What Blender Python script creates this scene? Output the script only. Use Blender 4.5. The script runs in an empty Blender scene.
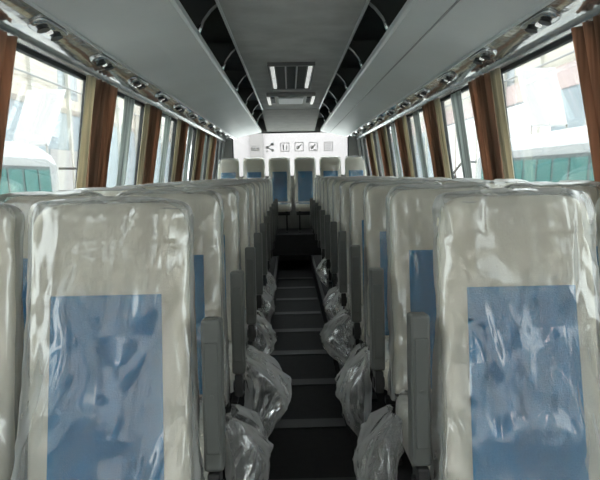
import bpy, bmesh, math, random
from mathutils import Vector, Matrix, noise
random.seed(7)
C = bpy.context.scene.collection
SC = bpy.context.scene
PI = math.pi

# ------------------------------------------------------------------ camera
CZ = 1.60
cam_d = bpy.data.cameras.new('camera'); cam = bpy.data.objects.new('camera', cam_d); C.objects.link(cam)
cam_d.sensor_width = 36.0; cam_d.lens = 583.0 / 600.0 * 36.0; cam_d.clip_start = 0.05; cam_d.clip_end = 300
ROLL = math.radians(1.2)
fw = Vector(((289.5 - 300) / 583.0, (240 - 174) / 583.0, -1)).normalized()      # world +Y seen in camera space
up = Vector((-math.sin(ROLL), math.cos(ROLL), 0)); up = (up - fw * up.dot(fw)).normalized()
rt = fw.cross(up)
M3 = Matrix((rt, fw, up)).transposed()                                          # world -> camera
cam.matrix_world = Matrix.Translation((0, 0, CZ)) @ M3.transposed().to_4x4()
SC.camera = cam

# ------------------------------------------------------------------ world and exposure
w = bpy.data.worlds.new('world'); SC.world = w; w.use_nodes = True
bg = w.node_tree.nodes['Background']; bg.inputs[0].default_value = (0.93, 0.97, 1.0, 1); bg.inputs[1].default_value = 5.0
SC.view_settings.view_transform = 'Standard'; SC.view_settings.look = 'None'
SC.view_settings.exposure = 0.52; SC.view_settings.gamma = 1.0; SC.view_settings.use_curve_mapping = False

# ------------------------------------------------------------------ materials
def mat(name, col, rough=0.6, metal=0.0, var=0.0, scale=8.0, bump=0.0, bscale=60.0, spec=0.5, stretch=None):
    m = bpy.data.materials.new(name); m.use_nodes = True
    nt = m.node_tree; b = nt.nodes['Principled BSDF']
    b.inputs['Base Color'].default_value = (*col, 1); b.inputs['Roughness'].default_value = rough
    b.inputs['Metallic'].default_value = metal; b.inputs['Specular IOR Level'].default_value = spec
    tc = nt.nodes.new('ShaderNodeTexCoord'); src = tc.outputs['Object']
    if stretch:
        mp = nt.nodes.new('ShaderNodeMapping'); mp.inputs['Scale'].default_value = stretch
        nt.links.new(src, mp.inputs[0]); src = mp.outputs[0]
    if var > 0:
        n = nt.nodes.new('ShaderNodeTexNoise'); n.inputs['Scale'].default_value = scale; n.inputs['Detail'].default_value = 4
        r = nt.nodes.new('ShaderNodeValToRGB')
        r.color_ramp.elements[0].position = .3; r.color_ramp.elements[1].position = .7
        r.color_ramp.elements[0].color = (*[c * (1 - var) for c in col], 1)
        r.color_ramp.elements[1].color = (*[min(1, c * (1 + var)) for c in col], 1)
        nt.links.new(src, n.inputs['Vector']); nt.links.new(n.outputs[0], r.inputs[0]); nt.links.new(r.outputs[0], b.inputs['Base Color'])
    if bump > 0:
        n2 = nt.nodes.new('ShaderNodeTexNoise'); n2.inputs['Scale'].default_value = bscale; n2.inputs['Detail'].default_value = 3
        bp = nt.nodes.new('ShaderNodeBump'); bp.inputs['Strength'].default_value = bump; bp.inputs['Distance'].default_value = 0.01
        nt.links.new(src, n2.inputs['Vector']); nt.links.new(n2.outputs[0], bp.inputs['Height']); nt.links.new(bp.outputs[0], b.inputs['Normal'])
    return m

def emit(name, col, s):
    m = bpy.data.materials.new(name); m.use_nodes = True; nt = m.node_tree
    nt.nodes.remove(nt.nodes['Principled BSDF'])
    e = nt.nodes.new('ShaderNodeEmission'); e.inputs[0].default_value = (*col, 1); e.inputs[1].default_value = s
    nt.links.new(e.outputs[0], nt.nodes['Material Output'].inputs[0]); return m

def glassy(name, tint, refl=0.6, rough=0.02):
    m = bpy.data.materials.new(name); m.use_nodes = True; nt = m.node_tree
    nt.nodes.remove(nt.nodes['Principled BSDF'])
    t = nt.nodes.new('ShaderNodeBsdfTransparent'); t.inputs[0].default_value = (*tint, 1)
    g = nt.nodes.new('ShaderNodeBsdfGlossy'); g.inputs['Roughness'].default_value = rough
    f = nt.nodes.new('ShaderNodeFresnel'); f.inputs[0].default_value = 1.45
    mu = nt.nodes.new('ShaderNodeMath'); mu.operation = 'MULTIPLY'; mu.inputs[1].default_value = refl
    mx = nt.nodes.new('ShaderNodeMixShader')
    nt.links.new(f.outputs[0], mu.inputs[0]); nt.links.new(mu.outputs[0], mx.inputs[0])
    nt.links.new(t.outputs[0], mx.inputs[1]); nt.links.new(g.outputs[0], mx.inputs[2])
    nt.links.new(mx.outputs[0], nt.nodes['Material Output'].inputs[0]); return m

def plastic_film(name, haze=0.16, gloss=0.9):
    """thin clear polythene: mostly see-through, a milky haze, a sharp wrinkled sheen"""
    m = bpy.data.materials.new(name); m.use_nodes = True; nt = m.node_tree; L = nt.links.new
    nt.nodes.remove(nt.nodes['Principled BSDF'])
    tc = nt.nodes.new('ShaderNodeTexCoord'); mp = nt.nodes.new('ShaderNodeMapping'); mp.inputs['Scale'].default_value = (1.0, 1.0, 0.26)
    mp.inputs['Rotation'].default_value = (0, 0.25, 0)
    L(tc.outputs['Object'], mp.inputs[0])
    n = nt.nodes.new('ShaderNodeTexNoise'); n.inputs['Scale'].default_value = 9; n.inputs['Detail'].default_value = 5; n.inputs['Distortion'].default_value = 1.2
    n.noise_type = 'RIDGED_MULTIFRACTAL'
    L(mp.outputs[0], n.inputs['Vector'])
    bp = nt.nodes.new('ShaderNodeBump'); bp.inputs['Strength'].default_value = 0.62; bp.inputs['Distance'].default_value = 0.012
    L(n.outputs[0], bp.inputs['Height'])
    vo = nt.nodes.new('ShaderNodeTexVoronoi'); vo.inputs['Scale'].default_value = 8
    n3 = nt.nodes.new('ShaderNodeTexNoise'); n3.inputs['Scale'].default_value = 5; n3.inputs['Detail'].default_value = 3
    va = nt.nodes.new('ShaderNodeVectorMath'); va.operation = 'MULTIPLY_ADD'; va.inputs[1].default_value = (.25, .25, .25)
    L(mp.outputs[0], n3.inputs['Vector']); L(n3.outputs['Color'], va.inputs[0]); L(mp.outputs[0], va.inputs[2]); L(va.outputs[0], vo.inputs['Vector'])
    b2 = nt.nodes.new('ShaderNodeBump'); b2.inputs['Strength'].default_value = 0.38; b2.inputs['Distance'].default_value = 0.03
    L(vo.outputs['Distance'], b2.inputs['Height']); L(b2.outputs[0], bp.inputs['Normal'])
    t = nt.nodes.new('ShaderNodeBsdfTransparent'); t.inputs[0].default_value = (0.97, 0.975, 0.97, 1)
    d = nt.nodes.new('ShaderNodeBsdfDiffuse'); d.inputs[0].default_value = (0.80, 0.80, 0.78, 1)
    tr = nt.nodes.new('ShaderNodeBsdfTranslucent'); tr.inputs[0].default_value = (0.80, 0.80, 0.78, 1)
    g = nt.nodes.new('ShaderNodeBsdfGlossy'); g.inputs['Roughness'].default_value = 0.11; g.inputs[0].default_value = (1, 1, 1, 1)
    for q in (d, tr, g): L(bp.outputs[0], q.inputs['Normal'])
    m1 = nt.nodes.new('ShaderNodeMixShader'); m1.inputs[0].default_value = 0.45; L(d.outputs[0], m1.inputs[1]); L(tr.outputs[0], m1.inputs[2])
    # haze grows where the film is seen edge-on (more film in the way)
    lw = nt.nodes.new('ShaderNodeLayerWeight'); lw.inputs[0].default_value = 0.35; L(bp.outputs[0], lw.inputs['Normal'])
    mr = nt.nodes.new('ShaderNodeMapRange'); mr.inputs['To Min'].default_value = haze; mr.inputs['To Max'].default_value = 0.75
    L(lw.outputs['Facing'], mr.inputs[0])
    m2 = nt.nodes.new('ShaderNodeMixShader'); L(mr.outputs[0], m2.inputs[0]); L(t.outputs[0], m2.inputs[1]); L(m1.outputs[0], m2.inputs[2])
    fr = nt.nodes.new('ShaderNodeFresnel'); fr.inputs[0].default_value = 1.5; L(bp.outputs[0], fr.inputs['Normal'])
    mu = nt.nodes.new('ShaderNodeMath'); mu.operation = 'MULTIPLY_ADD'; mu.inputs[1].default_value = gloss; mu.inputs[2].default_value = 0.03; mu.use_clamp = True
    L(fr.outputs[0], mu.inputs[0])
    m3 = nt.nodes.new('ShaderNodeMixShader'); L(mu.outputs[0], m3.inputs[0]); L(m2.outputs[0], m3.inputs[1]); L(g.outputs[0], m3.inputs[2])
    L(m3.outputs[0], nt.nodes['Material Output'].inputs[0]); return m

def curtain_mat(name, col, trans=0.35):
    m = bpy.data.materials.new(name); m.use_nodes = True; nt = m.node_tree; L = nt.links.new
    nt.nodes.remove(nt.nodes['Principled BSDF'])
    tc = nt.nodes.new('ShaderNodeTexCoord'); mp = nt.nodes.new('ShaderNodeMapping'); mp.inputs['Scale'].default_value = (1, 22, 0.6)
    n = nt.nodes.new('ShaderNodeTexNoise'); n.inputs['Scale'].default_value = 2.0
    r = nt.nodes.new('ShaderNodeValToRGB'); r.color_ramp.elements[0].position = .3; r.color_ramp.elements[1].position = .7
    r.color_ramp.elements[0].color = (*[c * .5 for c in col], 1); r.color_ramp.elements[1].color = (*[min(1, c * 1.45) for c in col], 1)
    L(tc.outputs['Object'], mp.inputs[0]); L(mp.outputs[0], n.inputs['Vector']); L(n.outputs[0], r.inputs[0])
    d = nt.nodes.new('ShaderNodeBsdfDiffuse'); t = nt.nodes.new('ShaderNodeBsdfTranslucent')
    L(r.outputs[0], d.inputs[0]); L(r.outputs[0], t.inputs[0])
    mx = nt.nodes.new('ShaderNodeMixShader'); mx.inputs[0].default_value = trans
    L(d.outputs[0], mx.inputs[1]); L(t.outputs[0], mx.inputs[2]); L(mx.outputs[0], nt.nodes['Material Output'].inputs[0]); return m

M = dict(
    ceiling=mat('ceiling_cloth', (0.52, 0.52, 0.50), .9, var=.12, scale=5, bump=.15, bscale=90),
    rear_panel=mat('rear_slope_panel', (0.40, 0.385, 0.36), .8, var=.08),
    rack=mat('rack_plastic', (0.72, 0.74, 0.74), .42, var=.04, scale=2),
    rack_trim=mat('rack_trim', (0.66, 0.68, 0.68), .3),
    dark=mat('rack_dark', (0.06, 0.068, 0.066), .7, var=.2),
    divider=mat('divider_plastic', (0.05, 0.058, 0.056), .45),
    chrome=mat('brushed_metal', (0.75, 0.76, 0.76), .22, metal=.9),
    duct=mat('polished_duct', (0.72, 0.73, 0.73), .10, metal=.85, bump=.35, bscale=7),
    wall=mat('wall_grey', (0.33, 0.33, 0.32), .7, var=.08),
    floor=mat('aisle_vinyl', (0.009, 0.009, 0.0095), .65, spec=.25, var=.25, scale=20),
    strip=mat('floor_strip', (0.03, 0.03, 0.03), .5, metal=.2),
    platform=mat('platform_vinyl', (0.018, 0.018, 0.019), .7, spec=.25, var=.2, scale=20),
    beige=mat('beige_vinyl', (0.62, 0.58, 0.475), .6, var=.06, scale=6, bump=.1, bscale=120),
    grey_cloth=mat('grey_headrest', (0.52, 0.50, 0.45), .7, var=.06, scale=6, bump=.1, bscale=120),
    blue=mat('blue_insert', (0.002, 0.17, 0.36), .9, var=.12, scale=30, bump=.2, bscale=200),
    arm=mat('armrest_plastic', (0.09, 0.094, 0.087), .45, var=.1),
    armpad=mat('armrest_pad', (0.078, 0.082, 0.076), .6),
    armdark=mat('armrest_hinge', (0.02, 0.02, 0.02), .4),
    frame=mat('black_steel', (0.03, 0.03, 0.03), .4, metal=.3),
    film=plastic_film('polythene_film', 0.17, .8),
    film_loose=plastic_film('polythene_loose', 0.12, .8),
    cur=curtain_mat('curtain_brown', (0.42, 0.26, 0.18), .6),
    lin=curtain_mat('curtain_lining', (0.56, 0.50, 0.38), .5),
    sheer=curtain_mat('curtain_sheer', (0.55, 0.57, 0.55), .5),
    glass=glassy('window_glass', (0.94, 0.97, 0.96)),
    rubber=mat('window_rubber', (0.03, 0.03, 0.03), .6),
    vent=mat('vent_dark', (0.045, 0.052, 0.05), .6),
    ventfr=mat('vent_frame', (0.30, 0.30, 0.29), .5), ventbar=mat('vent_bar', (0.42, 0.43, 0.42), .5), ventrim=mat('vent_rim', (0.12, 0.125, 0.12), .5),
    seam=mat('rack_seam', (0.34, 0.35, 0.35), .4),
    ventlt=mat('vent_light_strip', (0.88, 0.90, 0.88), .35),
    white=mat('rear_white', (0.85, 0.82, 0.80), .6, var=.03, scale=3),
    ink=mat('pictogram_ink', (0.5, 0.48, 0.49), .7),
)

for _n, _e in (('ventlt', .30),):  # weak glow added so the white strips come out brighter
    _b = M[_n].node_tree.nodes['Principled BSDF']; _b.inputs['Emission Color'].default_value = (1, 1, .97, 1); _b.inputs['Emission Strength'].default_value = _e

# ------------------------------------------------------------------ helpers
def obj(name, me, m, parent=None, smooth=False):
    if isinstance(me, bmesh.types.BMesh):
        bm = me; me = bpy.data.meshes.new(name); bm.normal_update(); bm.to_mesh(me); bm.free()
    if smooth:
        for p in me.polygons: p.use_smooth = True
    if m is not None and not me.materials: me.materials.append(m)
    o = bpy.data.objects.new(name, me); C.objects.link(o)
    if parent is not None: o.parent = parent
    return o

def tag(o, label, cat, group=None):
    o['label'] = label; o['category'] = cat
    if group: o['group'] = group
    return o

def thing(name, label, cat, loc=(0, 0, 0), group=None):
    o = bpy.data.objects.new(name, None); C.objects.link(o); o.location = loc; o.empty_display_size = .1
    return tag(o, label, cat, group)

def struct(name, me, m, parent=None, smooth=False):
    o = obj(name, me, m, parent, smooth)
    if parent is None: o['kind'] = 'structure'
    return o

def box(bm, x0, x1, y0, y1, z0, z1, bev=0.0, mtx=None):
    x0, x1 = sorted((x0, x1)); y0, y1 = sorted((y0, y1)); z0, z1 = sorted((z0, z1))
    r = bmesh.ops.create_cube(bm, size=1.0)
    vs = r['verts']
    for v in vs: v.co = Vector(((x0 + x1) / 2 + v.co.x * (x1 - x0), (y0 + y1) / 2 + v.co.y * (y1 - y0), (z0 + z1) / 2 + v.co.z * (z1 - z0)))
    if bev > 0:
        es = list({e for v in vs for e in v.link_edges})
        rb = bmesh.ops.bevel(bm, geom=es, offset=bev, segments=3, affect='EDGES', profile=.5)
        vs = list({v for f in rb['faces'] for v in f.verts} | {v for v in vs if v.is_valid})
    if mtx is not None: bmesh.ops.transform(bm, matrix=mtx, verts=vs)
    return bm

def prism_y(bm, pts, y0, y1):
    """closed XZ polygon run from y0 to y1"""
    a = [bm.verts.new((x, y0, z)) for x, z in pts]; b = [bm.verts.new((x, y1, z)) for x, z in pts]
    n = len(pts)
    for i in range(n): bm.faces.new((a[i], a[(i + 1) % n], b[(i + 1) % n], b[i]))
    bm.faces.new(a[::-1]); bm.faces.new(b)
    bmesh.ops.recalc_face_normals(bm, faces=bm.faces); return bm

def tube(bm, pts, r, n=8):
    pts = [Vector(p) for p in pts]; rings = []
    for i, p in enumerate(pts):
        t = (pts[min(i + 1, len(pts) - 1)] - pts[max(i - 1, 0)]).normalized()
        a = t.orthogonal().normalized() if i == 0 else (rings_a - t * rings_a.dot(t)).normalized()
        rings_a = a; b = t.cross(a)
        rings.append([bm.verts.new(p + (a * math.cos(2 * PI * k / n) + b * math.sin(2 * PI * k / n)) * r) for k in range(n)])
    for i in range(len(rings) - 1):
        for k in range(n): bm.faces.new((rings[i][k], rings[i][(k + 1) % n], rings[i + 1][(k + 1) % n], rings[i + 1][k]))
    bm.faces.new(rings[0][::-1]); bm.faces.new(rings[-1]); return bm

def cyl(bm, c, r, h, axis='Z', n=20, r2=None):
    rr = bmesh.ops.create_cone(bm, cap_ends=True, segments=n, radius1=r, radius2=r if r2 is None else r2, depth=h)
    mt = Matrix.Translation(c) @ {'Z': Matrix.Identity(4), 'X': Matrix.Rotation(PI / 2, 4, 'Y'), 'Y': Matrix.Rotation(PI / 2, 4, 'X')}[axis]
    bmesh.ops.transform(bm, matrix=mt, verts=rr['verts']); return bm

def loft(bm, rings, cap0=True, cap1=True):
    vr = [[bm.verts.new(p) for p in r] for r in rings]; n = len(vr[0])
    for i in range(len(vr) - 1):
        for k in range(n): bm.faces.new((vr[i][k], vr[i][(k + 1) % n], vr[i + 1][(k + 1) % n], vr[i + 1][k]))
    if cap0: bm.faces.new(vr[0][::-1])
    if cap1: bm.faces.new(vr[-1])
    return bm

def sup(a, b, e, n):
    out = []
    for k in range(n):
        t = 2 * PI * k / n; c, s = math.cos(t), math.sin(t)
        out.append((a * math.copysign(abs(c) ** (2 / e), c), b * math.copysign(abs(s) ** (2 / e), s)))
    return out

# ------------------------------------------------------------------ dimensions
XR = 0.040            # centre of shell, racks, ceiling
XS = 0.060            # centre of the seat rows
Y0, Y1 = -1.35, 10.75 # front end and rear wall
ZP = 0.25             # seat platform
def wl(z):            # half width of the side wall at height z (leans inwards above the sill)
    return 1.20 + 0.16 * (2.2 - max(z, 1.35))

# ------------------------------------------------------------------ shell
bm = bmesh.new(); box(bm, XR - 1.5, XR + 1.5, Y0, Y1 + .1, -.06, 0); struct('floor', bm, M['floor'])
bm = bmesh.new()
for s in (-1, 1):
    xa = XS + s * .28; box(bm, xa, XR + s * 1.36, Y0, Y1, 0.0, ZP)
box(bm, XR - 1.34, XR + 1.34, 9.62, Y1, ZP, 0.60)
struct('floor_platform', bm, M['platform'])
bm = bmesh.new()
for s in (-1, 1):
    xa = XS + s * .28; box(bm, xa - s * .012, xa + s * .02, Y0, 9.6, ZP - .03, ZP + .004)
struct('trim_1', bm, M['frame'])
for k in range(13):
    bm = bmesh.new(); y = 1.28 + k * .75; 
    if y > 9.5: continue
    box(bm, XS - .265, XS + .265, y, y + .13, 0, .006, .002)  # paler raised bands painting the window light that falls between the seats
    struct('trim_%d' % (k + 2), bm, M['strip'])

PIL = [-.45, .88, 2.20, 3.64, 4.98, 6.34, 7.62, 8.84, 10.02]
ZS, ZT = 1.22, 2.19   # window sill and head
def side_wall(s):
    bm = bmesh.new()
    def quadbox(y0, y1, z0, z1, t=.05):
        a, b = wl(z0), wl(z1)
        prism_y(bm, [(XR + s * a, z0), (XR + s * b, z1), (XR + s * (b + t), z1), (XR + s * (a + t), z0)], y0, y1)
    quadbox(Y0, Y1, -.9, ZS); quadbox(Y0, Y1, ZT, 2.72)
    for p in PIL: quadbox(p - .07, p + .07, ZS, ZT)
    quadbox(10.45, Y1, ZS, ZT)
    return bm
struct('wall_left', side_wall(-1), M['wall']); struct('wall_right', side_wall(1), M['wall'])
wn = 0
for s in (-1, 1):
    for i in range(len(PIL)):
        y0 = PIL[i] + .07; y1 = (PIL[i + 1] - .07) if i + 1 < len(PIL) else 10.45
        if y1 < .2: continue
        wn += 1
        bm = bmesh.new(); f = .022; o = .028
        def fr(ya, yb, za, zb):
            a, b = wl(za) + .012, wl(zb) + .012
            prism_y(bm, [(XR + s * a, za), (XR + s * b, zb), (XR + s * (b + o), zb), (XR + s * (a + o), za)], ya, yb)
        fr(y0, y1, ZS, ZS + f); fr(y0, y1, ZT - f, ZT); fr(y0, y0 + f, ZS, ZT); fr(y1 - f, y1, ZS, ZT)
        wdo = struct('window_%d' % wn, bm, M['rubber'])
        bm = bmesh.new(); a, b = wl(ZS) + .024, wl(ZT) + .024
        prism_y(bm, [(XR + s * a, ZS + f), (XR + s * b, ZT - f), (XR + s * (b + .005), ZT - f), (XR + s * (a + .005), ZS + f)], y0 + f, y1 - f)
        obj('pane', bm, M['glass'], wdo)

# unseen front bulkhead, added with a small windscreen opening to cut front light
bm = bmesh.new()
box(bm, XR - 1.34, XR + 1.34, Y0 - .05, Y0, -.9, 1.30); box(bm, XR - 1.34, XR + 1.34, Y0 - .05, Y0, 2.02, 2.72)
box(bm, XR - 1.34, XR - 1.10, Y0 - .05, Y0, 1.30, 2.02); box(bm, XR + 1.10, XR + 1.34, Y0 - .05, Y0, 1.30, 2.02)
struct('wall_front', bm, M['wall'])

# rear wall with its wide window
bm = bmesh.new()
box(bm, XR - 1.34, XR + 1.34, Y1, Y1 + .05, 0, 1.55)
box(bm, XR - 1.34, XR - 1.07, Y1, Y1 + .05, 1.55, 2.72); box(bm, XR + 1.05, XR + 1.34, Y1, Y1 + .05, 1.55, 2.72)
box(bm, XR - 1.07, XR + 1.05, Y1, Y1 + .05, 2.36, 2.72)
struct('wall_back', bm, M['wall'])
wn += 1
bm = bmesh.new()
box(bm, XR - 1.07, XR - 1.05, Y1 - .01, Y1 + .04, 1.55, 2.36); box(bm, XR + 1.03, XR + 1.05, Y1 - .01, Y1 + .04, 1.55, 2.36)
box(bm, XR - 1.05, XR + 1.03, Y1 - .01, Y1 + .04, 2.34, 2.36); box(bm, XR - 1.05, XR + 1.03, Y1 - .01, Y1 + .04, 1.55, 1.57)
rw = struct('window_%d' % wn, bm, M['rubber'])
bm = bmesh.new(); box(bm, XR - 1.05, XR + 1.03, Y1 + .012, Y1 + .018, 1.57, 2.34); obj('pane', bm, M['glass'], rw)
# six printed pictograms on the rear glass
def ring2(bm, cx, cz, r, t, y, n=20):
    a = [bm.verts.new((cx + r * math.cos(2 * PI * k / n), y, cz + r * math.sin(2 * PI * k / n))) for k in range(n)]
    b = [bm.verts.new((cx + (r - t) * math.cos(2 * PI * k / n), y, cz + (r - t) * math.sin(2 * PI * k / n))) for k in range(n)]
    for k in range(n): bm.faces.new((a[k], a[(k + 1) % n], b[(k + 1) % n], b[k]))
def bar2(bm, x0, z0, x1, z1, t, y):
    d = Vector((x1 - x0, 0, z1 - z0)).normalized(); nrm = Vector((-d.z, 0, d.x)) * t / 2
    p = [Vector((x0, y, z0)) + nrm, Vector((x1, y, z1)) + nrm, Vector((x1, y, z1)) - nrm, Vector((x0, y, z0)) - nrm]
    bm.faces.new([bm.verts.new(q) for q in p])
def pic(kind, cx, cz):
    bm = bmesh.new(); y = 0; q = .075
    def fr_():
        for a, b_, c, d in ((-q, -q, q, -q), (-q, q, q, q), (-q, -q, -q, q), (q, -q, q, q)): bar2(bm, cx + a, cz + b_, cx + c, cz + d, .012, y)
    if kind == 0:
        for dx in (-.055, 0, .055): ring2(bm, cx + dx, cz - .02, .02, .0199, y)
        bar2(bm, cx - .08, cz - .05, cx + .08, cz - .05, .015, y); bar2(bm, cx - .08, cz + .02, cx + .08, cz + .02, .008, y)
    elif kind == 1:
        for dx, dz in ((-.05, 0), (.05, .055), (.05, -.055)): ring2(bm, cx + dx, cz + dz, .028, .0279, y)
        bar2(bm, cx - .05, cz, cx + .05, cz + .055, .02, y); bar2(bm, cx - .05, cz, cx + .05, cz - .055, .02, y); bar2(bm, cx - .07, cz - .07, cx - .03, cz - .07, .02, y)
    elif kind == 2:
        fr_(); bar2(bm, cx - .03, cz - .05, cx - .03, cz + .05, .02, y); bar2(bm, cx + .03, cz - .05, cx + .03, cz + .03, .02, y)
    elif kind in (3, 4):
        fr_(); bar2(bm, cx - .04, cz - .04, cx + .045, cz + .045, .02, y); ring2(bm, cx - .02, cz - .01, .03, .014, y)
        if kind == 4: bar2(bm, cx + .0, cz - .05, cx + .05, cz - .05, .014, y)
    else:
        fr_()
        for k in range(3): bar2(bm, cx - .05, cz - .04 + k * .04, cx + .05, cz - .04 + k * .04, .014, y)
    r_ = bmesh.ops.extrude_face_region(bm, geom=bm.faces[:])
    bmesh.ops.translate(bm, vec=(0, .002, 0), verts=[v for v in r_['geom'] if isinstance(v, bmesh.types.BMVert)])
    o = obj('pictogram', bm, M['ink'], rw); o.location = (0, Y1 + .005, 0)
for k, px in enumerate((255.5, 270, 285, 299, 313, 328)):
    pic(k, (px - 289.5) / 583 * Y1 + .01, 1.6 + 26.5 / 583 * Y1)

# ceiling: flat middle panel, then a slope down to the rear wall, and dark head lining over the racks
ZC = 2.55
def ce(lat): return XR + lat
bm = bmesh.new(); box(bm, ce(-.415), ce(.415), Y0, 8.75, ZC, ZC + .03)
struct('ceiling', bm, M['ceiling'])
bm = bmesh.new()
pts = [(8.75, ZC - .004), (Y1, 2.365), (Y1, 2.40), (8.75, ZC + .03)]
a = [bm.verts.new((ce(-.43), y, z)) for y, z in pts]; b = [bm.verts.new((ce(.43), y, z)) for y, z in pts]
for i in range(4): bm.faces.new((a[i], a[(i + 1) % 4], b[(i + 1) % 4], b[i]))
bm.faces.new(a); bm.faces.new(b[::-1]); bmesh.ops.recalc_face_normals(bm, faces=bm.faces)
struct('ceiling_slope', bm, M['rear_panel'])
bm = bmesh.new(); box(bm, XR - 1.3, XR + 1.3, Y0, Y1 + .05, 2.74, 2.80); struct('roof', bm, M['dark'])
for k, s in enumerate((-1, 1)):
    bm = bmesh.new(); box(bm, ce(s * .408), ce(s * .425), Y0, 8.75, ZC - .008, ZC + .02)
    struct('trim_%d' % (20 + k), bm, M['rack_trim'])

# ------------------------------------------------------------------ luggage racks
def rack(s, side, other):
    t = thing('luggage_rack', 'long grey overhead luggage rack with dark open compartments along the %s windows' % side, 'luggage rack', (XR, 0, 0))
    ye = 10.72
    def P(l): return [(s * a, z) for a, z in l]
    bm = bmesh.new()
    prism_y(bm, P([(.545, 2.352), (.75, 2.318), (1.0, 2.258), (1.01, 2.30), (.75, 2.37), (.56, 2.395), (.533, 2.39), (.530, 2.365)]), Y0, ye)
    obj('shelf', bm, M['rack'], t)
    bm = bmesh.new(); prism_y(bm, P([(.526, 2.364), (.538, 2.350), (.546, 2.3505), (.534, 2.368), (.534, 2.395), (.526, 2.395)]), Y0, ye); obj('edge_trim', bm, M['rack_trim'], t)
    bm = bmesh.new(); tube(bm, [(s * .998, Y0, 2.256), (s * .998, ye, 2.256)], .009, 8); obj('seam_trim', bm, M['rack_trim'], t, True)
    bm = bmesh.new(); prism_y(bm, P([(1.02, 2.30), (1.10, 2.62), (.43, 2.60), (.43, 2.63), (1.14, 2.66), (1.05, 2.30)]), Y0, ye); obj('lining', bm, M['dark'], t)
    if s > 0:
        bm = bmesh.new(); tube(bm, [(s * .70, Y0, 2.327), (s * .70, ye, 2.327)], .006, 8); obj('crease', bm, M['seam'], t, True)
    # polished duct cover, gently curved
    bm = bmesh.new(); n = 8; top, bot = [], []
    for i in range(n + 1):
        u = i / n; x = 1.0 + u * .178; z = 2.262 - u * .055 - math.sin(u * PI) * .006
        top.append((x, z + .012)); bot.append((x, z))
    prism_y(bm, P(bot + top[::-1]), Y0, ye); obj('duct_cover', bm, M['duct'], t, False)
    bm = bmesh.new(); prism_y(bm, P([(1.165, 2.19), (1.185, 2.182), (1.196, 2.19), (1.196, 2.215), (1.172, 2.215)]), Y0, ye); obj('curtain_rail', bm, M['chrome'], t)
    y = 1.11
    while y < 10.2:
        bm = bmesh.new()
        pl = P([(.548, 2.396), (.535, 2.43), (.51, 2.48), (.47, 2.53), (.435, 2.56), (.43, 2.60), (.95, 2.61), (.98, 2.45), (.92, 2.33)])
        prism_y(bm, pl, y - .03, y + .03); dv = obj('divider', bm, M['divider'], t)
        bm = bmesh.new()
        tube(bm, [(s * a, y - .03, z) for a, z in ((.545, 2.388), (.540, 2.405), (.532, 2.425), (.522, 2.448))], .015, 8)
        obj('metal_edge', bm, M['chrome'], dv, True)
        y += 1.17
    k = 0
    for k in range(12):
        y = 1.85 + k * .75
        bm = bmesh.new(); rings = []
        for zz, sc in ((0, 1), (-.012, .97), (-.016, .85)):
            rings.append([(x_ * sc, y_ * sc, zz) for x_, y_ in sup(.045, .15, 4, 28)])
        loft(bm, rings); bmesh.ops.recalc_face_normals(bm, faces=bm.faces)
        sp = obj('service_panel', bm, M['duct'], t, True); sp.location = (s * 1.06, y, 2.240); sp.rotation_euler = (0, s * .32, 0)
        for dy in (-.07, .07):
            bm = bmesh.new(); cyl(bm, (0, dy, -.022), .028, .014, 'Z', 16, .022); obj('air_nozzle', bm, M['armdark'], sp)
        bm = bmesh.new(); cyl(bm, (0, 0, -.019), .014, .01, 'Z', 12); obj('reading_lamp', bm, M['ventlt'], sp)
rack(-1, 'left', 'right'); rack(1, 'right', 'left')

# ceiling return grille and the hatch behind it
t = thing('ceiling_grille', 'dark slatted air grille with white side strips in the grey ceiling', 'vent', (XR - .005, 0, ZC))
bm = bmesh.new(); 
for x0, x1, y0, y1 in ((-.205, .205, 5.12, 5.16), (-.205, .205, 6.52, 6.58), (-.205, -.19, 5.16, 6.52), (.19, .205, 5.16, 6.52)): box(bm, x0, x1, y0, y1, -.03, 0)
obj('frame', bm, M['ventrim'], t)
bm = bmesh.new(); box(bm, -.19, .19, 5.16, 6.52, -.008, 0); obj('backing', bm, M['vent'], t)
for s in (-1, 1):
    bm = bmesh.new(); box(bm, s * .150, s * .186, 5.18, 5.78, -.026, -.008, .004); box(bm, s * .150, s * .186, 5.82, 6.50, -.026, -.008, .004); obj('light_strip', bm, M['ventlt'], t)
    bm = bmesh.new(); box(bm, s * .045, s * .057, 5.16, 6.52, -.026, -.008, .003); obj('divider_bar', bm, M['ventbar'], t)
bm = bmesh.new()
for k in range(3):
    xc = (-.098, 0, .098)[k]; hw = .038
    for j in range(26):
        y = 5.18 + j * .053; box(bm, xc - hw, xc + hw, y, y + .018, -.018, -.008)
obj('slats', bm, M['vent'], t)
t = thing('ceiling_hatch', 'low grey ceiling hatch with dark ends just behind the grille', 'hatch', (XR - .005, 0, ZC))
bm = bmesh.new(); box(bm, -.29, .29, 6.95, 7.75, -.05, 0, .015); obj('body', bm, M['ventfr'], t)
bm = bmesh.new(); box(bm, -.15, .15, 7.05, 7.6, -.062, -.048, .005); obj('cover', bm, M['rack'], t)
for s in (-1, 1):
    bm = bmesh.new(); box(bm, s * .19, s * .235, 7.0, 7.5, -.062, -.048, .004); obj('latch', bm, M['vent'], t)
    bm = bmesh.new(); box(bm, s * .25, s * .285, 6.98, 7.7, -.060, -.048, .004); obj('light_strip', bm, M['ventlt'], t)

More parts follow.
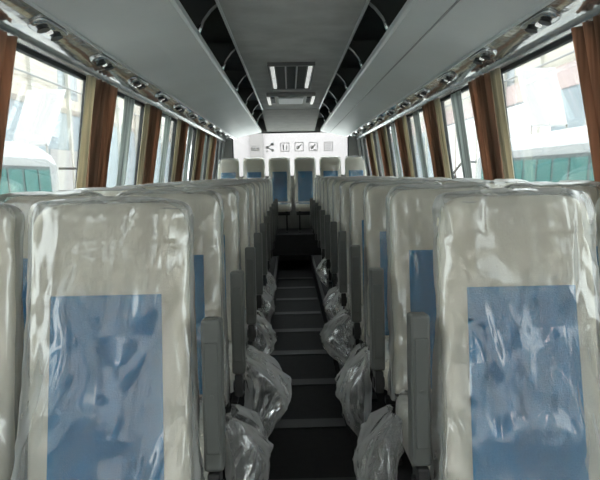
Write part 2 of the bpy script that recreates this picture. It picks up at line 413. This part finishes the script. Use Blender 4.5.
# ------------------------------------------------------------------ curtains
def pleats(bm, s, ya, yb, z0, z1, folds, amp, seed, gather=.0, off=.045):
    nu, nv = folds * 10, 26
    fr, bk = [], []
    for j in range(nv + 1):
        v = j / nv; z = z0 + (z1 - z0) * v; row, row2 = [], []
        gfac = 1 - gather * math.sin(min(1, (1 - v) * 1.3) * PI * .5)
        ym = (ya + yb) / 2
        for i in range(nu + 1):
            u = i / nu
            ph = u * folds * 2 * PI + .5 * noise.noise(Vector((u * 3, v * 2, seed)))
            x = wl(z) - off + amp * math.sin(ph) * (.7 + .3 * noise.noise(Vector((u * 5, v, seed + 3))))
            y = ym + (ya + (yb - ya) * u - ym) * gfac + .012 * noise.noise(Vector((u * 2, v * 3, seed + 9)))
            row.append(bm.verts.new((s * x, y, z))); row2.append(bm.verts.new((s * (x + .003), y, z)))
        fr.append(row); bk.append(row2)
    for j in range(nv):
        for i in range(nu):
            bm.faces.new((fr[j][i], fr[j][i + 1], fr[j + 1][i + 1], fr[j + 1][i])); bm.faces.new((bk[j][i], bk[j + 1][i], bk[j + 1][i + 1], bk[j][i + 1]))
    for j in range(nv):
        bm.faces.new((fr[j][0], fr[j + 1][0], bk[j + 1][0], bk[j][0])); bm.faces.new((fr[j][nu], bk[j][nu], bk[j + 1][nu], fr[j + 1][nu]))
    for i in range(nu):
        bm.faces.new((fr[0][i], bk[0][i], bk[0][i + 1], fr[0][i + 1])); bm.faces.new((fr[nv][i], fr[nv][i + 1], bk[nv][i + 1], bk[nv][i]))
    bmesh.ops.recalc_face_normals(bm, faces=bm.faces); return bm
ordn = ['nearest', 'second', 'third', 'fourth', 'fifth', 'farthest']
for s, side in ((-1, 'left'), (1, 'right')):
    for k, p in enumerate(PIL[2:-1]):
        hw = .27 if k else .30
        o_ = thing('curtain', 'pleated brown curtain gathered at a pillar, %s of the six along the %s windows' % (ordn[k], side), 'curtain', (XR, 0, 0), 'brown curtains on the %s side' % side)
        bm = bmesh.new(); pleats(bm, s, p - hw * .45, p + hw, 1.15, 2.178, 5, .026, k * 3 + s, .22); obj('drape', bm, M['cur'], o_, True)
        bm = bmesh.new(); pleats(bm, s, p - hw, p - hw * .45 - .012, 1.15, 2.178, 2, .014, k * 3 + s + 50, .12); obj('lining', bm, M['lin'], o_, True)  # pale near edge of the drape: window backlight put into the colour
        if 1 < k < 6:
            bm = bmesh.new(); pleats(bm, s, p - hw - .50, p - hw - .24, 1.15, 2.17, 2, .008, k * 3 + s + 80, .2, .02); obj('sheer', bm, M['sheer'], o_, True)

# ------------------------------------------------------------------ seats
BH, BW, BD = .80, .212, .055       # backrest height, half width, half depth
REC = math.radians(10)
def back_rings(off=0.0, n=48, nv=22, h0=0.0, h1=BH, rt=.07):
    rings = []
    for j in range(nv + 1):
        z = h0 + (h1 + off - h0) * (1 - (1 - j / nv) ** 1.6)
        dtop = (h1 + off) - z; k = 0
        R = rt + off * .5
        if dtop < R: k = R - math.sqrt(max(0, R * R - (R - dtop) ** 2))
        taper = 1 - .035 * (z / h1)
        hw = max(.02, (BW + off) * taper - k); hd = max(.012, (BD + off) * (1 - .25 * z / h1) - k * .55)
        rings.append([(x, y, z) for x, y in sup(hw, hd, 5, n)])
    return rings
bm = bmesh.new(); loft(bm, back_rings()); bmesh.ops.recalc_face_normals(bm, faces=bm.faces)
me_back = bpy.data.meshes.new('backrest'); bm.to_mesh(me_back); bm.free(); me_back.materials.append(M['beige'])
# grey head part: a shell around the upper backrest
bm = bmesh.new(); loft(bm, back_rings(.005, 48, 14, .585)); bmesh.ops.recalc_face_normals(bm, faces=bm.faces)
me_head = bpy.data.meshes.new('headrest'); bm.to_mesh(me_head); bm.free(); me_head.materials.append(M['grey_cloth'])
# blue insert panel, slightly domed
bm = bmesh.new(); nx, nz = 12, 16; g = []
for j in range(nz + 1):
    z = .02 + (.555 - .02) * j / nz; row = []
    for i in range(nx + 1):
        u = -1 + 2 * i / nx; v = j / nz
        ed = min(1 - abs(u), min(v, 1 - v) * 2.5) ; dome = .014 * (1 - math.exp(-ed * 7))
        row.append(bm.verts.new((u * (.150 - .006 * v), -(BD * (1 - .25 * z / BH)) - .002 - dome, z)))
    g.append(row)
for j in range(nz):
    for i in range(nx): bm.faces.new((g[j][i], g[j][i + 1], g[j + 1][i + 1], g[j + 1][i]))
me_ins = bpy.data.meshes.new('insert'); bm.normal_update(); bm.to_mesh(me_ins); bm.free(); me_ins.materials.append(M['blue'])
bm = bmesh.new(); rings = []
for z, sc in ((-.07, .93), (-.06, .98), (0, 1), (.035, .98), (.05, .93)): rings.append([(x * sc, -.245 + y * sc, z) for x, y in sup(.215, .225, 6, 40)])
loft(bm, rings); bmesh.ops.recalc_face_normals(bm, faces=bm.faces)
me_cush = bpy.data.meshes.new('cushion'); bm.to_mesh(me_cush); bm.free(); me_cush.materials.append(M['beige'])
bm = bmesh.new(); rings = []
for z, sc in ((.045, 1), (.056, .98), (.06, .93)): rings.append([(x * sc, -.255 + y * sc, z) for x, y in sup(.14, .19, 8, 32)])
loft(bm, rings); bmesh.ops.recalc_face_normals(bm, faces=bm.faces)
me_cins = bpy.data.meshes.new('cushion_insert'); bm.to_mesh(me_cins); bm.free(); me_cins.materials.append(M['blue'])
for me in (me_back, me_head, me_ins, me_cush, me_cins):
    for p in me.polygons: p.use_smooth = True
# frame: two legs and a rail, standing on the platform (local z = 0 at the platform)
bm = bmesh.new()
box(bm, -.19, .19, -.42, -.38, .30, .335, .006); box(bm, -.19, .19, -.10, -.06, .30, .335, .006)
box(bm, -.15, -.11, -.42, -.06, .335, .37, .006); box(bm, .11, .15, -.42, -.06, .335, .37, .006)
me_frame = bpy.data.meshes.new('frame'); bm.to_mesh(me_frame); bm.free(); me_frame.materials.append(M['frame'])
bm = bmesh.new(); box(bm, -.02, .02, -.40, -.08, 0, .02, .004); box(bm, -.015, .015, -.30, -.18, .02, .30, .006)
me_leg = bpy.data.meshes.new('leg'); bm.to_mesh(me_leg); bm.free(); me_leg.materials.append(M['frame'])
# armrest folded up: flat board with rounded ends
bm = bmesh.new(); box(bm, -.026, .026, -.032, .032, 0, .40, .009)
me_arm = bpy.data.meshes.new('armrest'); bm.to_mesh(me_arm); bm.free(); me_arm.materials.append(M['arm'])
bm = bmesh.new(); box(bm, -.018, .018, -.040, -.030, .05, .34, .004); cyl(bm, (0, -.033, .20), .006, .02, 'Y', 12)
me_armpad = bpy.data.meshes.new('pad'); bm.to_mesh(me_armpad); bm.free(); me_armpad.materials.append(M['armpad'])
bm = bmesh.new(); box(bm, -.016, .016, -.045, .03, -.085, .0, .006); cyl(bm, (0, -.01, -.05), .022, .044, 'X', 16)
me_hinge = bpy.data.meshes.new('hinge'); bm.to_mesh(me_hinge); bm.free(); me_hinge.materials.append(M['armdark'])

def ridged(p): return 1 - abs(noise.noise(p)) * 2.2
def film_mesh(name, seed, nr, nv, amp=1.0, flare=.03, lim=(.2285, .2285)):
    """bag pulled over the backrest: closed at the top, open and flared below, creased"""
    bm = bmesh.new(); rings = []
    zb, zt = -.02, BH + .012
    for j in range(nv + 1):
        f = j / nv
        z = zb + (zt - zb) * (1 - (1 - f) ** 1.25)
        dtop = zt - z; R = .055; k = 0
        if dtop < R: k = R - math.sqrt(max(0, R * R - (R - dtop) ** 2))
        low = max(0, 1 - z / .45)
        hw = BW * (1 - .03 * z / BH) + .008 + flare * low ** 1.3 * .35 - k * .75
        hd = BD * (1 - .25 * max(0, z) / BH) + .018 + flare * low - k * .5
        ring = []
        for (x, y) in sup(hw, hd, 4, nr):
            d = Vector((x / hw, y / hd, 0)).normalized()
            sk = z * .35 * math.copysign(1, .5 - (seed % 2))
            q = Vector((x * 7 + sk * 4, y * 7, z * 1.6 + seed * 5.3)); q2 = Vector((x * 16 + sk * 9, y * 12, z * 4.5 + seed * 2.1)); q3 = Vector((x * 5, y * 5, z * 11 + seed))
            w_ = .011 * ridged(q) + .006 * ridged(q2) + .003 * ridged(q3) - .006
            w_ *= amp * (.55 + .8 * low + (.3 if dtop < .12 else 0))
            if abs(d.x) > .8: w_ = min(w_, .006)
            zz = z + (.010 * noise.noise(Vector((x * 14, y * 8, seed + 7))) if dtop < .03 else 0) + (.03 * noise.noise(Vector((x * 8, y * 8, seed))) if j == 0 else 0)
            xx = x + d.x * w_; xx = max(-lim[0], min(lim[1], xx)); ring.append((xx, y + d.y * max(w_, -.004), zz))
        rings.append(ring)
    # close the top with a shrinking fan of rings
    last = rings[-1]
    for sc, dz in ((.8, .004), (.5, .006), (.15, .007)):
        rings.append([(x * sc, y * sc, z + dz + .004 * noise.noise(Vector((x * 20, y * 20, seed)))) for x, y, z in last])
    loft(bm, rings, cap0=False)
    bmesh.ops.recalc_face_normals(bm, faces=bm.faces)
    me = bpy.data.meshes.new(name); bm.to_mesh(me); bm.free(); me.materials.append(M['film'])
    for p in me.polygons: p.use_smooth = True
    return me
films = [film_mesh('plastic_cover', i, 96, 60, 1.0 + .15 * i) for i in range(4)]
near_films = [film_mesh('plastic_cover', 11 + i, 200, 130, 1.5, .045, (.2285, .243) if i == 0 else (.243, .2285)) for i in range(2)]

def bag_mesh(seed, side, reach, drop):
    """slack of the film hanging from the cushion's aisle side (side = direction of the aisle)"""
    bm = bmesh.new(); nu, nv = 44, 40; g = []
    for j in range(nv + 1):
        v = j / nv; row = []
        for i in range(nu + 1):
            u = i / nu; a = u * 2 * PI
            env = math.sin(PI * min(1, v * 1.02)) ** .8 * (1 - .35 * v) + .12 * (1 - v)
            r_x = reach * .55 * env; r_y = .20 * (.35 + .75 * env)
            cx = reach * .5 * env + .01; cy = -.24 + .05 * noise.noise(Vector((v * 2, seed, 0)))
            x = cx + r_x * math.cos(a); y = cy + r_y * math.sin(a)
            n_ = .030 * ridged(Vector((a * .9, v * 2.5, seed))) + .016 * ridged(Vector((a * 2.2, v * 5, seed + 4))) - .02
            x += math.cos(a) * n_; y += math.sin(a) * n_
            row.append(bm.verts.new((side * max(.006, x), y, .08 - v * drop + .02 * noise.noise(Vector((a, v, seed))))))
        g.append(row)
    for j in range(nv):
        for i in range(nu): bm.faces.new((g[j][i], g[j][i + 1], g[j + 1][i + 1], g[j + 1][i]))
    bmesh.ops.remove_doubles(bm, verts=bm.verts, dist=.0005)
    bmesh.ops.recalc_face_normals(bm, faces=bm.faces)
    me = bpy.data.meshes.new('loose_plastic'); bm.to_mesh(me); bm.free(); me.materials.append(M['film_loose'])
    for p in me.polygons: p.use_smooth = True
    return me
def cush_film(seed):
    bm = bmesh.new(); rings = []
    for z, sc in ((-.05, 1.03), (-.01, 1.03), (.04, 1.015), (.066, .96), (.070, .7), (.071, .3), (.071, .03)):
        ring = []
        for x, y in sup(.221, .24, 5, 72):
            n_ = .010 * noise.noise(Vector((x * 18, y * 18, seed + z * 9)))
            ring.append((max(-.227, min(.227, x * sc + n_ * x * 4)), -.262 + y * sc + n_ * y * 4, z + n_ * .6 + .003))
        rings.append(ring)
    loft(bm, rings, cap0=False); bmesh.ops.recalc_face_normals(bm, faces=bm.faces)
    me = bpy.data.meshes.new('cushion_cover'); bm.to_mesh(me); bm.free(); me.materials.append(M['film'])
    for p in me.polygons: p.use_smooth = True
    return me
cush_films = [cush_film(i) for i in range(2)]

def mk(name, me, parent, loc=(0, 0, 0), rot=(0, 0, 0)):
    o = bpy.data.objects.new(name, me); C.objects.link(o); o.parent = parent; o.location = loc; o.rotation_euler = rot; return o
ZB = .50     # cushion top level above the platform
def seat(x, y, z, label, group, film, aisle=0, bag=None, cf=0):
    t = thing('bus_seat', label, 'seat', (x, y, z), group)
    R_ = (-REC, 0, 0)
    mk('backrest', me_back, t, (0, 0, ZB - .01), R_)
    mk('insert', me_ins, t, (0, 0, ZB - .01), R_)
    mk('cushion', me_cush, t, (0, 0, ZB - .06)); mk('cushion_insert', me_cins, t, (0, 0, ZB - .06))
    mk('plastic_cover', film, t, (0, 0, ZB - .01), R_)
    mk('cushion_cover', cush_films[cf], t, (0, 0, ZB - .06))
    mk('frame', me_frame, t)
    for sx in (-.13, .13): mk('leg', me_leg, t, (sx, 0, 0))
    if aisle:
        a = mk('armrest', me_arm, t, (aisle * .272, .02, .578), (-math.radians(5), 0, 0)); mk('hinge', me_hinge, a); mk('pad', me_armpad, a)
    if bag: 
        b = mk('loose_plastic', bag, t, (aisle * .235, 0, ZB - .07))
    return t
ROW = ['first', 'second', 'third', 'fourth', 'fifth', 'sixth', 'seventh', 'eighth', 'ninth', 'tenth', 'eleventh']
bags = {(1, -1): (.16, .42), (2, -1): (.23, .46), (3, -1): (.13, .34), (1, 1): (.14, .46), (2, 1): (.15, .48), (3, 1): (.19, .34), (4, 1): (.12, .3), (4, -1): (.10, .3),
        (0, -1): (.10, .4), (0, 1): (.09, .4), (5, -1): (.10, .28), (6, 1): (.10, .28)}
for r in range(11):
    for s, side in ((-1, 'left'), (1, 'right')):
        for col in (0, 1):
            x = XS + s * (.545 + .462 * col); y = 1.455 + .75 * r - (0.0)
            where = 'aisle' if col == 0 else 'window'
            if r == 0: lab = 'nearest %s %s seat, beige with blue insert under wrinkled clear plastic' % (side, where)
            else: lab = 'plastic wrapped %s seat on the %s side of the bus, %s row from the front' % (where, side, ROW[r])
            fm = near_films[(s + 1) // 2] if (r == 0 and col == 0) else films[random.randrange(4)]
            bg_ = None
            if col == 0 and (r, s) in bags: bg_ = bag_mesh(r * 2.3 + s, -s, *bags[(r, s)])
            seat(x, y, ZP, lab, 'plastic wrapped bus seats in rows', fm, -s if col == 0 else 0, bg_, r % 2)
for k in range(6):
    names = ['leftmost', 'second from the left', 'just left of the middle', 'just right of the middle', 'second from the right', 'rightmost']
    seat(XS - .01 + (k - 2.5) * .452, 10.34, .60, 'raised rear row seat, %s' % names[k], 'six seats of the rear row', films[k % 4], 0, None, k % 2).scale = (.89, 1, 1)

# ------------------------------------------------------------------ outside
GZ = -.95
mg = mat('yard_concrete', (0.60, 0.59, 0.57), .9, var=.15, scale=.5)
bm = bmesh.new(); box(bm, -60, 60, -40, 120, GZ - .1, GZ); struct('ground', bm, mg)
def hall_wall(s):
    side = 'left' if s < 0 else 'right'
    t = thing('hall_wall', 'pale cream factory hall wall far outside the %s windows' % side, 'building', (s * 13, 0, GZ))
    bm = bmesh.new(); box(bm, 0, s * .3, -5, 75, 6.6 if s < 0 else 7.4, 9.8); obj('upper_cladding', bm, mat('cream_cladding', (0.55, 0.50, 0.43), .8, var=.05, scale=1), t)
    bm = bmesh.new(); box(bm, 0, s * .3, -5, 75, 0, 6.3); obj('lower_wall', bm, mat('blue_grey_wall', (0.30, 0.34, 0.365), .8, var=.08, scale=1), t)
    bm = bmesh.new(); box(bm, -s * .05, s * .3, -5, 75, 6.3, 6.6 if s < 0 else 7.4)
    obj('band', bm, mat('wall_band', (0.30, 0.27, 0.24) if s < 0 else (0.50, 0.40, 0.385), .7), t)
    bm = bmesh.new(); box(bm, -s * .02, s * .2, 34, 37, 7.2 if s < 0 else 5, 9.5); obj('hall_window', bm, mat('hall_window_glass', (0.25, 0.28, 0.29), .2), t)
    bm = bmesh.new()
    for k in range(16): box(bm, -s * .18, 0, -4.9 + k * 5, -4.6 + k * 5, 0, 9.8)
    obj('columns', bm, mat('hall_columns', (0.50, 0.48, 0.43), .7), t)
    bm = bmesh.new(); tube(bm, [(-s * .3, -5, 7.7), (-s * .3, 75, 7.7)], .06); obj('pipe', bm, mat('hall_pipe', (0.3, 0.3, 0.3), .5), t)
    return t
HW = {-1: hall_wall(-1), 1: hall_wall(1)}
bm = bmesh.new(); box(bm, -12.5, 12.5, -13.3, -13, GZ, GZ + 7.5); struct('hall_front_wall', bm, mat('front_cladding', (0.42, 0.40, 0.36), .8))  # unseen wall, added to keep bright sky out of the windscreen
t = thing('hall_end_wall', 'pale wall of the hall behind the rear window', 'building', (0, 76, GZ))
bm = bmesh.new(); box(bm, -12.5, 12.5, 0, .3, 0, 12); obj('cladding', bm, mat('end_cladding', (0.25, 0.225, 0.225), .7), t)
bm = bmesh.new(); box(bm, -5.0, -3.3, -.3, 0, 0, 12); obj('column', bm, mat('end_column', (0.16, 0.145, 0.14), .7), t)
# bright roof-light panels leaning inwards high on the hall sides
mlit = emit('daylit_panel', (1, 1, 1), 1.6); mpost = mat('post_paint', (0.45, 0.42, 0.38), .8); mwh = mat('white_frame', (0.8, 0.8, 0.8), .5)
def lean_panel(s, x, y, z0, hgt, wid, label, lean=.26, skew=0):
    t = thing('skylight_panel', label, 'skylight', (x, y, z0))
    n = 2
    for k in range(n):
        bm = bmesh.new(); xa = (k - n / 2) * wid / n + .03; xb = xa + wid / n - .06
        pts = [(xa, 0), (xb, 0), (xb - s * lean * hgt, hgt), (xa - s * lean * hgt, hgt)]
        prism_y(bm, pts, 0, .05); obj('pane', bm, mlit, t)
    bm = bmesh.new(); xa = -wid / 2; xb = wid / 2
    prism_y(bm, [(xa - .05, -.05), (xb + .05, -.05), (xb + .05 - s * lean * hgt, hgt + .05), (xa - .05 - s * lean * hgt, hgt + .05)], .06, .12)
    obj('frame', bm, mwh, t)
    for q in (xa, xb):
        bm = bmesh.new(); box(bm, q - .025, q + .025, .06, .12, GZ - z0, 0); obj('post', bm, mpost, t)
lean_panel(-1, -8.75, 20, 1.6 + 1.15, 1.75, 1.15, 'tall bright white roof light seen leaning through the left front window', .40)
lean_panel(1, 8.9, 20, 1.6 + 1.5, 1.85, 1.2, 'tall bright white roof light seen leaning through the right front window', .28)
def poster(s, x, y, z0, z1, w_, label, strength):
    p = HW[s]; o = obj('lit_doorway', box(bmesh.new(), -s * .12, -s * .06, y, y + w_, z0 - GZ, z1 - GZ), emit('lit_opening', (1, 1, 1), strength), p); return

poster(-1, -12.9, 32.2, -.6, 3.2, 5, 'white lit opening in the wall beyond the left coach', 1.2)
poster(1, 12.8, 29, -.9, 5.2, 23, 'large glaring white doorway of the hall seen through the right windows', 2.2)

def coach(s, x0, y0, y1, label):
    """white coach parked alongside; x0 = flank nearest to us"""
    t = thing('coach', label, 'bus', (x0, y0, GZ)); L_ = y1 - y0; W_ = s * 2.45; H_ = 3.22
    wb = mat('coach_white', (0.45, 0.46, 0.46), .3); teal = mat('coach_glass', (0.06, 0.20, 0.185), .35, spec=.2); blk = M['rubber']; blk2 = mat('surround_grey', (.10, .115, .12), .5)
    bm = bmesh.new(); rings = []
    for y, dz, ins in ((0, -.25, .12), (.12, -.05, .02), (.5, 0, 0), (L_ - .9, 0, 0), (L_ - .3, -.12, .05), (L_, -.6, .2)):
        pr = [(ins, .35), (ins, H_ * .60), (ins + .06, H_ - .30 + dz), (ins + .16, H_ - .10 + dz), (ins + .4, H_ + dz), (2.45 - ins - .4, H_ + dz), (2.45 - ins - .16, H_ - .10 + dz), (2.45 - ins - .06, H_ - .3 + dz), (2.45 - ins, H_ * .6), (2.45 - ins, .35)]
        rings.append([(s * a, y, z) for a, z in pr])
    loft(bm, rings); bmesh.ops.recalc_face_normals(bm, faces=bm.faces); obj('body', bm, wb, t)
    n = int(L_ / 1.3)
    for k in range(n):
        ya = .5 + k * (L_ - 1.3) / n; yb = ya + (L_ - 1.3) / n - .09
        bm = bmesh.new()
        pts = [(-.03, 1.62), (.022, 2.72), (.10, 2.72), (.04, 1.62)]
        bmf = bmesh.new(); prism_y(bmf, [(s * a, z) for a, z in ((-.02, 1.56), (.034, 2.78), (.10, 2.78), (.04, 1.56))], ya - .045, yb + .045); obj('window_surround', bmf, blk2, t)
        prism_y(bm, [(s * a, z) for a, z in pts], ya, yb); g = obj('side_window', bm, teal, t)
        bm = bmesh.new(); ym = (ya + yb) / 2
        prism_y(bm, [(s * a, z) for a, z in ((-.045, 1.62), (.008, 2.72), (.05, 2.72), (-.012, 1.62))], ym - .02, ym + .02); obj('mullion', bm, mat('mullion_grey', (.12, .13, .13), .5), g)
    bm = bmesh.new()
    q = [(.30, L_ - .08, 2.35), (2.15, L_ - .08, 2.35), (2.2, L_ + .05, 1.3), (.25, L_ + .05, 1.3)]
    a = [bm.verts.new((s * x_, y_, z_)) for x_, y_, z_ in q]; b = [bm.verts.new((s * x_, y_ + .03, z_)) for x_, y_, z_ in q]
    for i in range(4): bm.faces.new((a[i], a[(i + 1) % 4], b[(i + 1) % 4], b[i]))
    bm.faces.new(a[::-1]); bm.faces.new(b); bmesh.ops.recalc_face_normals(bm, faces=bm.faces); obj('windshield', bm, teal, t)
    for xx in (.1, 2.35):
        o = -.32 if xx < 1 else 2.77
        bm = bmesh.new(); tube(bm, [(s * xx, L_ - .2, 2.75), (s * (xx + o) / 2, L_ + .2, 2.75), (s * o, L_ + .3, 2.45)], .028); ar = obj('mirror', bm, blk, t)
        bm = bmesh.new(); box(bm, s * o - .10, s * o + .10, L_ + .24, L_ + .34, 2.0, 2.45, .03); obj('mirror_housing', bm, blk, ar)
    for yy in (2.2, L_ - 2.2):
        for xx in (.18, 2.27):
            bm = bmesh.new(); cyl(bm, (s * xx, yy, .5), .5, .32, 'X', 32); obj('wheel', bm, blk, t)
coach(-1, -4.6, 1.6, 12.3, 'white coach parked outside the left windows with teal glass and black mirrors')
coach(1, 4.3, 2.0, 14.0, 'white coach parked outside the right windows with pale teal windows')
